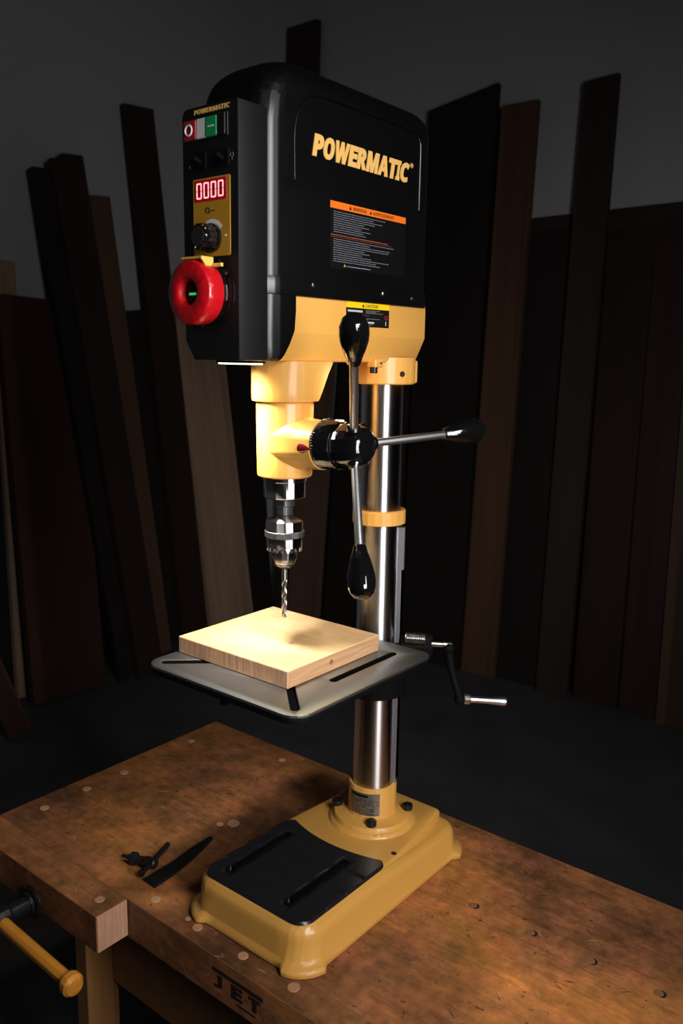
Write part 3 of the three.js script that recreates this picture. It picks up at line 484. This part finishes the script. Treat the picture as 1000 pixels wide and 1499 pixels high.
    mesh('digits', merge(seg), M.digit, plate);
    // small dark device sign, dial scale and dot
    mesh('plate_marks', merge([new THREE.TorusGeometry(0.0032, 0.0006, 6, 20, Math.PI * 1.6).rotateZ(-0.9).translate(-0.003, 1.0815, 0.3810), boxR(0.001, 0.0095, 1.0795, 1.0808, 0.3806, 0.3811, 0.0002), boxR(-0.006, 0.000, 1.0772, 1.0782, 0.3806, 0.3811, 0.0002)]), M.ink, plate);
    const arc = new THREE.Shape(); arc.absarc(0, 0, 0.0235, rad(35), rad(118), false); arc.absarc(0, 0, 0.0185, rad(118), rad(35), true);
    mesh('dial_scale', merge([new THREE.ExtrudeGeometry(arc, { depth: 0.0004, bevelEnabled: false, curveSegments: 20 }).translate(0.0035, 1.0465, 0.3808), cyl(0.0016, 0.0006, 0, 0, 0, 12, 0.0001).rotateX(Math.PI / 2).translate(0.0285, 1.0485, 0.3807), boxR(0.0255, 0.0315, 1.0481, 1.0489, 0.3806, 0.3811, 0.0001)]), M.white, plate);
    const kp = []; { const n = 48, prof = [[0.0182, 0], [0.0182, 0.004], [0.0165, 0.0055], [0.0158, 0.022], [0.0146, 0.024]]; for (const [r, z] of prof) { const ringp = []; for (let i = 0; i < n; i++) { const a = i / n * 2 * Math.PI, q = r * (z > 0.005 && z < 0.023 ? 1 + 0.035 * Math.sign(Math.sin(a * 12)) : 1); ringp.push(V(q * Math.cos(a), q * Math.sin(a), z)); } kp.push(ringp); } }
    const knob = mesh('speed_knob', loft(kp, true, true, 25).translate(0.0035, 1.0465, 0.3808), M.gloss, plate);
    mesh('knob_cap', latheAlong([[0, 0], [0.0118, 0], [0.0118, 0.0008], [0, 0.001]], V(0.0035, 1.0465, 0.4048), V(0, 0, 1)), std({ color: lin(0.09, 0.09, 0.09), metalness: 0.8, roughness: 0.35 }), knob);
    mesh('knob_pointer', cyl(0.0012, 0.0006, 0, 0, 0, 10, 0.0001).rotateX(Math.PI / 2).translate(-0.001, 1.0335, 0.4046), M.white, knob);
    // emergency stop paddle with a green lamp in its middle
    const ec = V(0, 0.9772, 0.3795), zz = V(0, 0, 1);
    const collar = mesh('stop_collar', merge([latheAlong([[0, 0], [0.0455, 0], [0.0455, 0.004], [0.044, 0.0055], [0.040, 0.006], [0.0385, 0.007], [0.0385, 0.0125], [0.037, 0.0135], [0.031, 0.0138], [0.0, 0.0138]], ec, zz, 64)]), M.gloss, panel);
    const mush = mesh('stop_paddle', latheAlong([[0.034, 0.0125], [0.0375, 0.0128], [0.0392, 0.0145], [0.0396, 0.018], [0.0406, 0.0335], [0.0402, 0.0365], [0.0388, 0.0388], [0.0365, 0.0402], [0.0330, 0.0412], [0.0215, 0.0420], [0.0188, 0.0414], [0.0166, 0.0396], [0.0153, 0.0365], [0.0147, 0.031], [0.0145, 0.02]], ec, zz, 72), M.red, panel);
    mesh('lamp_lens', latheAlong([[0, 0], [0.0150, 0], [0.0148, 0.012], [0.012, 0.0145], [0.006, 0.0152], [0, 0.0154]], ec.clone().add(V(0, 0, 0.016)), zz), M.greenLens, panel);
    const glow = mesh('lamp_glow', boxR(-0.0075, 0.0055, 0.9740, 0.9772, 0.4098, 0.4113, 0.0008), M.greenGlow, panel);
    // yellow latch hooked over the top of the paddle
    mesh('stop_latch', merge([boxR(-0.014, 0.024, 1.0175, 1.0203, 0.398, 0.4185, 0.001), fixX(extX(poly([[0.3985, 1.0203], [0.4185, 1.0203], [0.4190, 1.0175], [0.411, 1.009], [0.402, 1.009], [0.3985, 1.0145]]), 0.0225, 0.0255, 0.0006, 1)), boxR(0.0235, 0.0400, 1.0085, 1.0130, 0.3955, 0.4000, 0.0008)]), M.lockYellow, panel);
  }
  // ---- spindle housing, quill, chuck
  const SZ = 0.2385;
  {
    const rings = [];
    for (const [y, r, w] of [[0.8355, 0.0455, 0.05], [0.8362, 0.0478, 0.07], [0.839, 0.0487, 0.10], [0.850, 0.0488, 0.28], [0.875, 0.0489, 0.62], [0.893, 0.0492, 0.9]]) {
      const q = []; for (let i = 0; i < 72; i++) { const a = i / 72 * 2 * Math.PI, s = Math.sin(a), c = Math.cos(a); q.push(V(r * s, y, SZ + r * c * (c < 0 ? 1 + w : 1))); } rings.push(q.reverse());
    }
    const hs = mesh('spindle_housing', merge([loft(rings.map((r) => r.slice().reverse()), true, true, 40), lathe([[0, 0.7255], [0.0385, 0.7255], [0.0402, 0.7272], [0.0406, 0.730], [0.0412, 0.76], [0.0420, 0.8325], [0.0412, 0.8350], [0.040, 0.8362], [0.040, 0.838], [0, 0.838]], 72).translate(0, 0, SZ), latheAlong([[0.0425, 0.008], [0.0420, 0.018], [0.0400, 0.030], [0.0378, 0.042], [0.0362, 0.055], [0.0354, 0.066], [0.0352, 0.0765], [0.0342, 0.0780], [0, 0.0782]], V(0, 0.7765, SZ), V(1, 0, 0), 56)]), M.yellow, dp);
    mesh('depth_pointer', latheAlong([[0, 0], [0.0062, 0], [0.0062, 0.007], [0.0055, 0.009], [0.0012, 0.0185], [0, 0.019]], V(0.0605, 0.7740, 0.2735), V(1, 0, 0.0), 20), M.darkRed, hs);
    mesh('quill', lathe([[0, 0.694], [0.0305, 0.694], [0.0315, 0.6955], [0.0318, 0.7185], [0.0325, 0.7195], [0.0325, 0.7265], [0, 0.7265]], 64).translate(0, 0, SZ), M.steel, dp);
    mesh('spindle_nose', lathe([[0.0, 0.668], [0.0125, 0.668], [0.0125, 0.680], [0.0155, 0.6815], [0.0155, 0.690], [0.0135, 0.6915], [0.0135, 0.695], [0, 0.695]], 48).translate(0, 0, SZ), M.darkSteel, dp);
    const chuck = mesh('chuck', lathe([[0, 0.6675], [0.0125, 0.6675], [0.0185, 0.664], [0.0268, 0.6605], [0.0282, 0.6588], [0.0284, 0.6445], [0.0276, 0.6438], [0, 0.6438]].reverse(), 64).translate(0, 0, SZ), M.steel, dp);
    mesh('knurled_band', (() => { const rr = []; for (const [y, r] of [[0.6345, 0.0286], [0.6353, 0.0294], [0.6432, 0.0294], [0.6440, 0.0286]]) { const q = []; for (let i = 0; i < 144; i++) { const a = -i / 144 * 2 * Math.PI, k = r + (i % 2 ? 0.0004 : 0); q.push(V(k * Math.sin(a), y, SZ + k * Math.cos(a))); } rr.push(q); } return loft(rr.map((q) => q.slice().reverse()), true, true, 20); })(), M.darkSteel, chuck);
    const teeth = []; for (let i = 0; i < 20; i++) { const s = poly([[-0.0036, 0], [0.0036, 0], [0.0012, -0.0062], [-0.0012, -0.0062]]); teeth.push(new THREE.ExtrudeGeometry(s, { depth: 0.0056, bevelEnabled: false }).translate(0, 0.6195, 0.0212).rotateY(i / 20 * 2 * Math.PI).translate(0, 0, SZ)); }
    mesh('sleeve', merge([lathe([[0, 0.6190], [0.0262, 0.6190], [0.0272, 0.6198], [0.0276, 0.6338], [0.0268, 0.6346], [0, 0.6346]], 64).translate(0, 0, SZ), ...teeth]), M.steel, chuck);
    const nose = mesh('chuck_body', lathe([[0, 0.5895], [0.0135, 0.5895], [0.0152, 0.5905], [0.0156, 0.5935], [0.0172, 0.5955], [0.0188, 0.5995], [0.0194, 0.604], [0.0198, 0.6195], [0, 0.6195]], 64).translate(0, 0, SZ), M.steel, chuck);
    for (const a of [-12, 108, 228]) mesh('key_hole', latheAlong([[0, 0], [0.0032, 0], [0.0032, 0.0008], [0, 0.0008]], V(0.0194 * Math.sin(rad(a)), 0.6085, SZ + 0.0194 * Math.cos(rad(a))), V(Math.sin(rad(a)), 0, Math.cos(rad(a))), 20), M.hole, chuck);
    const jaws = []; for (let i = 0; i < 3; i++) jaws.push(box(0.0042, 0.008, 0.006, 0, 0.588, 0.0062, 0.0008).rotateY(rad(120 * i + 40)).translate(0, 0, SZ));
    mesh('jaws', merge(jaws), M.darkSteel, chuck);
  }
  // ---- feed hub and its three levers
  {
    const hub = V(0.1288, 0.7804, 0.2384), ox = V(1, 0, 0), h0 = V(0.0785, 0.7790, SZ);
    const dial = mesh('feed_dial', latheAlong([[0, 0], [0.0348, 0], [0.0356, 0.0012], [0.0356, 0.0085], [0.0348, 0.010], [0.0345, 0.0275], [0.0330, 0.0300], [0.0300, 0.0310], [0.0295, 0.034], [0, 0.034]], h0, ox, 64), M.gloss, dp);
    const tk = []; for (let i = 0; i < 60; i++) { const L = i % 5 ? 0.0022 : 0.0044; tk.push(box(L, 0.0004, 0.0004, 0.0014 + L / 2, 0.0356, 0, 0.0001, 1).rotateX(i / 60 * 2 * Math.PI).translate(h0.x, h0.y, h0.z)); }
    mesh('dial_ticks', merge(tk), M.white, dial);
    const hb = mesh('feed_hub', merge([latheAlong([[0, 0], [0.0300, 0], [0.0310, 0.002], [0.0305, 0.012], [0.0285, 0.026], [0.0255, 0.036], [0.0190, 0.0425], [0.012, 0.0455], [0, 0.046]], V(0.1105, 0.7800, SZ), ox, 56), latheAlong([[0, 0], [0.009, 0], [0.009, 0.004], [0.007, 0.006], [0, 0.006]], V(0.150, 0.7804, SZ), ox, 6), latheAlong([[0, 0], [0.0062, 0], [0.007, 0.002], [0.007, 0.016], [0.005, 0.018], [0, 0.018]], V(0.118, 0.796, 0.218), V(0, 0.45, -0.9), 20)]), M.gloss, dp);
    const al = 0.9692, ph = 0.4036, L = 0.1885;
    const levers = [];
    for (let k = 0; k < 3; k++) {
      const a = al - k * 2 * Math.PI / 3, d = V(Math.sin(ph), Math.cos(ph) * Math.sin(a), Math.cos(ph) * Math.cos(a));
      mesh('lever_socket', latheAlong([[0, 0], [0.0105, 0], [0.0105, 0.0300], [0.009, 0.034], [0, 0.034]], hub, d, 24), M.gloss, hb);
      const lv = mesh('feed_lever', latheAlong([[0, 0.02], [0.0058, 0.02], [0.0058, L - 0.03], [0, L - 0.03]], hub, d, 28), M.chrome, dp);
      mesh('lever_knob', latheAlong([[0, 0], [0.0085, 0], [0.0092, 0.001], [0.0105, 0.008], [0.0145, 0.022], [0.0178, 0.036], [0.0188, 0.046], [0.0180, 0.056], [0.0150, 0.0645], [0.0095, 0.0700], [0.004, 0.0718], [0, 0.072]], hub.clone().addScaledVector(d, L - 0.040), d, 40), M.gloss, lv);
    }
  }
}
// drill bit held in the chuck
{
  const bit = thing('drill_bit', 'steel twist drill bit gripped in the chuck, its tip above the board', 'drill bit', [0, 0.5056, 0.2385]);
  const rings = [], n = 40, Lf = 0.062;
  for (let k = 0; k <= 70; k++) {
    const t = k / 70, y = t * Lf, tw = y / 0.022 * 2 * Math.PI * 0.62, tip = Math.min(1, y / 0.0032), q = [];
    for (let i = 0; i < n; i++) { const a = i / n * 2 * Math.PI, fl = Math.pow(Math.max(0, Math.cos(a * 2)), 1.4), r = 0.0042 * (1 - 0.56 * fl) * tip; q.push(V(r * Math.sin(a + tw), y, r * Math.cos(a + tw))); }
    rings.push(q);
  }
  mesh('flutes', loft(rings.map((r) => r.slice()), true, true, 40), std({ color: lin(0.62, 0.58, 0.53), metalness: 1, roughness: 0.34 }), bit);
  mesh('shank', cyl(0.0042, 0.026, 0, Lf - 0.001, 0, 28, 0.0003), M.steel, bit);
}
// the workpiece
{
  const b = thing('board', 'thick pale maple board lying on the drill press table under the bit', 'board', [-0.0353, 0.4373, 0.211]);
  const W = 0.2327, H = 0.0265, D = 0.2155;
  const g = box(W, H, D, 0, H / 2 + 0.0001, 0, 0.0012, 2), p = g.attributes.position, nn = g.attributes.normal, uv = g.attributes.uv;
  for (let i = 0; i < p.count; i++) { const ax = [Math.abs(nn.getX(i)), Math.abs(nn.getY(i)), Math.abs(nn.getZ(i))]; if (ax[1] >= ax[0] && ax[1] >= ax[2]) uv.setXY(i, p.getX(i) / W + 0.5, p.getZ(i) / D + 0.5); else if (ax[0] > ax[2]) uv.setXY(i, p.getZ(i) / W * 0.7, p.getY(i) / 0.06); else uv.setXY(i, p.getX(i) / W * 0.9, p.getY(i) / 0.06 * 0.4); }
  mesh('plank', g, M.maple, b);
  mesh('front_end_grain', box(W - 0.003, H - 0.0026, 0.0006, 0, H / 2, D / 2 + 0.0001, 0.0002, 1), M.mapleEnd, b);
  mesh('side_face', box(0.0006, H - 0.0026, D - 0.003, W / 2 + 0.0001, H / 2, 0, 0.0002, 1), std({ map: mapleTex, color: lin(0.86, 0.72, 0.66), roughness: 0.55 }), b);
  mesh('knot', latheAlong([[0, 0], [0.0042, 0], [0.0042, 0.0003], [0, 0.0003]], V(W / 2 + 0.0003, H / 2 + 0.001, 0.012), V(1, 0, 0), 20), std({ color: lin(0.28, 0.13, 0.06), roughness: 0.6 }), b);
}
// chuck key and drift on the bench
{
  const kx = -0.2955, kz = 0.3055, k = thing('chuck_key', 'black chuck key with a sliding cross handle lying on the bench beside the drift', 'chuck key', [kx, 0, kz]);
  const a = V(-0.0275, 0.0113, 0.009), dir = V(0.95, 0, -0.31).normalize();
  mesh('body', latheAlong([[0, 0], [0.0032, 0], [0.0032, 0.012], [0.0055, 0.013], [0.0055, 0.018], [0.0112, 0.0195], [0.0112, 0.0285], [0.0072, 0.030], [0.0072, 0.046], [0.0096, 0.048], [0.0096, 0.068], [0.008, 0.070], [0, 0.070]], a, dir, 28), M.iron, k);
  const m = a.clone().addScaledVector(dir, 0.060), e = V(-0.37, 0.0, -0.93).normalize();
  const h = mesh('handle', rodBetween(m.clone().addScaledVector(e, -0.032), m.clone().addScaledVector(e, 0.062), 0.0048), M.iron, k);
  mesh('handle_end', latheAlong([[0, 0], [0.0055, 0], [0.006, 0.001], [0.006, 0.006], [0, 0.007]], m.clone().addScaledVector(e, -0.029), e.clone().negate()), M.iron, h);
  const d = thing('drift', 'flat black tapered drift lying on the bench against the front of the press', 'drift', [-0.238, 0, 0.247]);
  const out = new THREE.Shape(); out.moveTo(-0.0085, 0.081); out.lineTo(0.0225, 0.0825); out.quadraticCurveTo(0.0215, 0.005, -0.0115, -0.083); out.lineTo(-0.0195, -0.0845); out.quadraticCurveTo(-0.018, -0.03, -0.0105, 0.006); out.closePath();
  mesh('blade', extY(out, 0.0002, 0.0055, 0.0008, 2, 14), M.iron, d);
}

// ------------------------------------------------------------------ lumber leaning on the walls
{
  let n = 0;
  const GAP = [0.014, -0.014, 0, 0.015, 0.021, 0.035, -0.003, -0.006, 0, 0, 0.002, -0.001, -0.018, 0.040, 0, 0, -0.012, 0.021, 0.030, 0.014, 0.023, 0.013, 0, 0.001, 0.031, 0];   // keeps neighbouring boards just clear of each other
  const lumber = (label, bottom, top, width, thick, wdir, color, grain, o = {}) => {
    const b = V(...bottom), t = V(...top), ya = t.clone().sub(b), L = ya.length(); ya.normalize();
    let xa = V(...wdir); xa.addScaledVector(ya, -xa.dot(ya)).normalize(); const za = xa.clone().cross(ya).normalize();
    const g = new THREE.BoxGeometry(width, L, thick, 2, 12, 1), p = g.attributes.position; seedState = 99 + n * 131;
    if (o.taper) for (let i = 0; i < p.count; i++) { const q = p.getY(i) / L + 0.5; p.setX(i, p.getX(i) * (1 + o.taper * (0.5 - q))); }
    if (o.slant) for (let i = 0; i < p.count; i++) if (p.getY(i) > L * 0.49) p.setY(i, p.getY(i) + o.slant * p.getX(i));
    if (o.live) { const s = n * 3.1; for (let i = 0; i < p.count; i++) if (Math.abs(p.getX(i)) > width * 0.4) p.setX(i, p.getX(i) + o.live * fbm(p.getY(i) * 1.7, Math.sign(p.getX(i)) * 2, s, 3)); }
    g.computeVertexNormals(); g.translate(0, L / 2, 0);
    const m = mesh('lumber_board', g, std({ color: lin(...color.map((q) => q * (o.pale ?? 0.69))), map: grains[grain], roughness: 0.72 }));
    const gap = GAP[n]; m.position.copy(b).add(n < 12 ? V(gap, 0, 0) : V(0, 0, gap)); m.quaternion.setFromRotationMatrix(new THREE.Matrix4().makeBasis(xa, ya, za));
    m.updateMatrixWorld(true); let low = 9; const vv = new THREE.Vector3(); for (let i = 0; i < p.count; i++) low = Math.min(low, vv.fromBufferAttribute(p, i).applyMatrix4(m.matrixWorld).y);
    if (low < FY + 0.3) m.position.y += FY + 0.001 - low;                     // stands on the floor by its lowest corner
    tag(m, label, 'board', 'lumber leaning against the walls'); n++; return m;
  };
  const Z = [0, 0, -1], X = [1, 0, 0], F = FY + 0.004, WX = XL + 0.05, WZ = ZB + 0.05;
  const dk = [0.10, 0.05, 0.034], red = [0.16, 0.06, 0.04], br = [0.38, 0.20, 0.125], tan = [0.62, 0.42, 0.29], blk = [0.05, 0.035, 0.028];
  // left wall, front to back
  lumber('short pale board behind the wide reddish board at the far left', [-3.02, F, -1.06], [WX - 0.005, 1.345, -1.165], 0.125, 0.03, Z, tan, 0, { pale: 1.2 });
  lumber('blackish board at the left picture edge behind the steeply leaning narrow one', [-3.06, F, -0.86], [-3.20, 1.05, -0.93], 0.36, 0.03, Z, [0.03, 0.022, 0.018], 0);
  lumber('narrow brown board leaning steeply at the far left, nearest the workbench', [-2.60, F, -0.775], [-3.15, 1.1, -0.30], 0.115, 0.035, Z, red, 2);
  lumber('wide reddish board with a paler left edge, left of the tall dark bundle', [-2.86, F, -1.20], [-3.17, 1.155, -1.30], 0.42, 0.045, Z, red, 1);
  lumber('dark board with the lowest top of the bundle of three on the left wall', [-2.84, F, -1.555], [-3.17, 1.80, -1.375], 0.13, 0.04, Z, blk, 0);
  lumber('dark square-topped board in the middle of the bundle of three on the left wall', [-2.80, F, -1.64], [-3.14, 1.85, -1.45], 0.12, 0.04, Z, dk, 3);
  lumber('dark chamfered board with the highest top of the bundle of three on the left wall', [-2.84, F, -1.74], [-3.15, 1.895, -1.545], 0.12, 0.045, Z, dk, 0, { slant: 0.0 });
  lumber('brown board with a pale left edge right of the bundle of three dark boards', [-2.98, F, -1.90], [-3.17, 1.72, -1.70], 0.17, 0.035, Z, br, 1);
  lumber('short blackish board between the brown board and the tallest one on the left wall', [-3.08, F, -2.08], [-3.21, 1.125, -1.885], 0.25, 0.035, Z, blk, 3);
  lumber('tallest dark board on the left wall, left of the control panel', [-3.03, F, -2.22], [WX, 2.245, -2.03], 0.20, 0.04, Z, dk, 3);
  lumber('wide light brown board below the red stop paddle', [-3.10, F, -2.60], [WX, 1.36, -2.40], 0.38, 0.035, Z, [0.88, 0.57, 0.39], 3, { pale: 1 });
  lumber('blackish board in the gap beside the wide light brown board', [-3.14, F, -2.90], [WX - 0.01, 1.7, -2.78], 0.26, 0.03, Z, blk, 0);
  // the corner and the back wall, left to right
  lumber('tall dark board standing in the corner, its top above the belt cover', [-2.93, F, -2.97], [-2.965, 2.935, WZ], 0.25, 0.04, X, [0.11, 0.068, 0.05], 0);
  lumber('brown board behind the chuck', [-2.72, F, -2.93], [-2.70, 1.6, WZ + 0.03], 0.27, 0.03, X, [0.42, 0.25, 0.17], 3);
  lumber('blackish board behind the lower feed lever', [-2.46, F, -2.95], [-2.44, 1.7, WZ], 0.24, 0.03, X, blk, 0);
  lumber('brown board behind the left edge of the column', [-2.19, F, -2.92], [-2.19, 1.5, WZ + 0.04], 0.20, 0.03, X, [0.42, 0.22, 0.14], 2);
  lumber('dark board behind the column', [-1.96, F, -2.95], [-1.96, 1.6, WZ], 0.24, 0.03, X, dk, 0);
  lumber('reddish board with a pale right edge just right of the column', [-1.735, F, -2.93], [-1.79, 1.3, WZ + 0.02], 0.20, 0.03, X, red, 2);
  lumber('tall wide blackish board right of the belt cover', [-1.715, F, -2.90], [-1.755, 2.295, WZ], 0.43, 0.035, X, [0.04, 0.028, 0.022], 0, { slant: 0.16 });
  lumber('tall light brown board right of the wide blackish board', [-1.392, F, -2.905], [-1.398, 2.21, WZ + 0.03], 0.205, 0.035, X, [0.36, 0.165, 0.09], 3, {});
  lumber('blackish board under the horizontal plank, left of the tall slim board', [-1.19, F, -2.95], [-1.155, 1.56, WZ - 0.02], 0.44, 0.03, X, [0.045, 0.033, 0.027], 0);
  lumber('tall slim dark board rising past the horizontal plank', [-0.94, F, -2.90], [-0.968, 2.255, WZ + 0.03], 0.175, 0.035, X, [0.115, 0.075, 0.055], 3, { slant: 0.05 });
  lumber('dark red board under the horizontal plank, right of the tall slim board', [-0.72, F, -2.93], [-0.775, 1.54, WZ], 0.235, 0.03, X, [0.085, 0.035, 0.028], 3);
  lumber('second dark red board right of the tall slim board', [-0.49, F, -2.94], [-0.555, 1.55, WZ], 0.20, 0.03, X, [0.095, 0.038, 0.03], 0);
  lumber('brown board at the right edge, beside the dark red boards', [-0.24, F, -2.93], [-0.31, 1.56, WZ], 0.30, 0.03, X, [0.16, 0.08, 0.048], 1);
  lumber('horizontal dark plank on the back wall above the right-hand boards', [-1.42, 1.575, WZ - 0.03], [0.10, 1.595, WZ - 0.03], 0.13, 0.03, [0, 1, 0], [0.085, 0.05, 0.04], 3);
}
renderer.render(scene, camera);
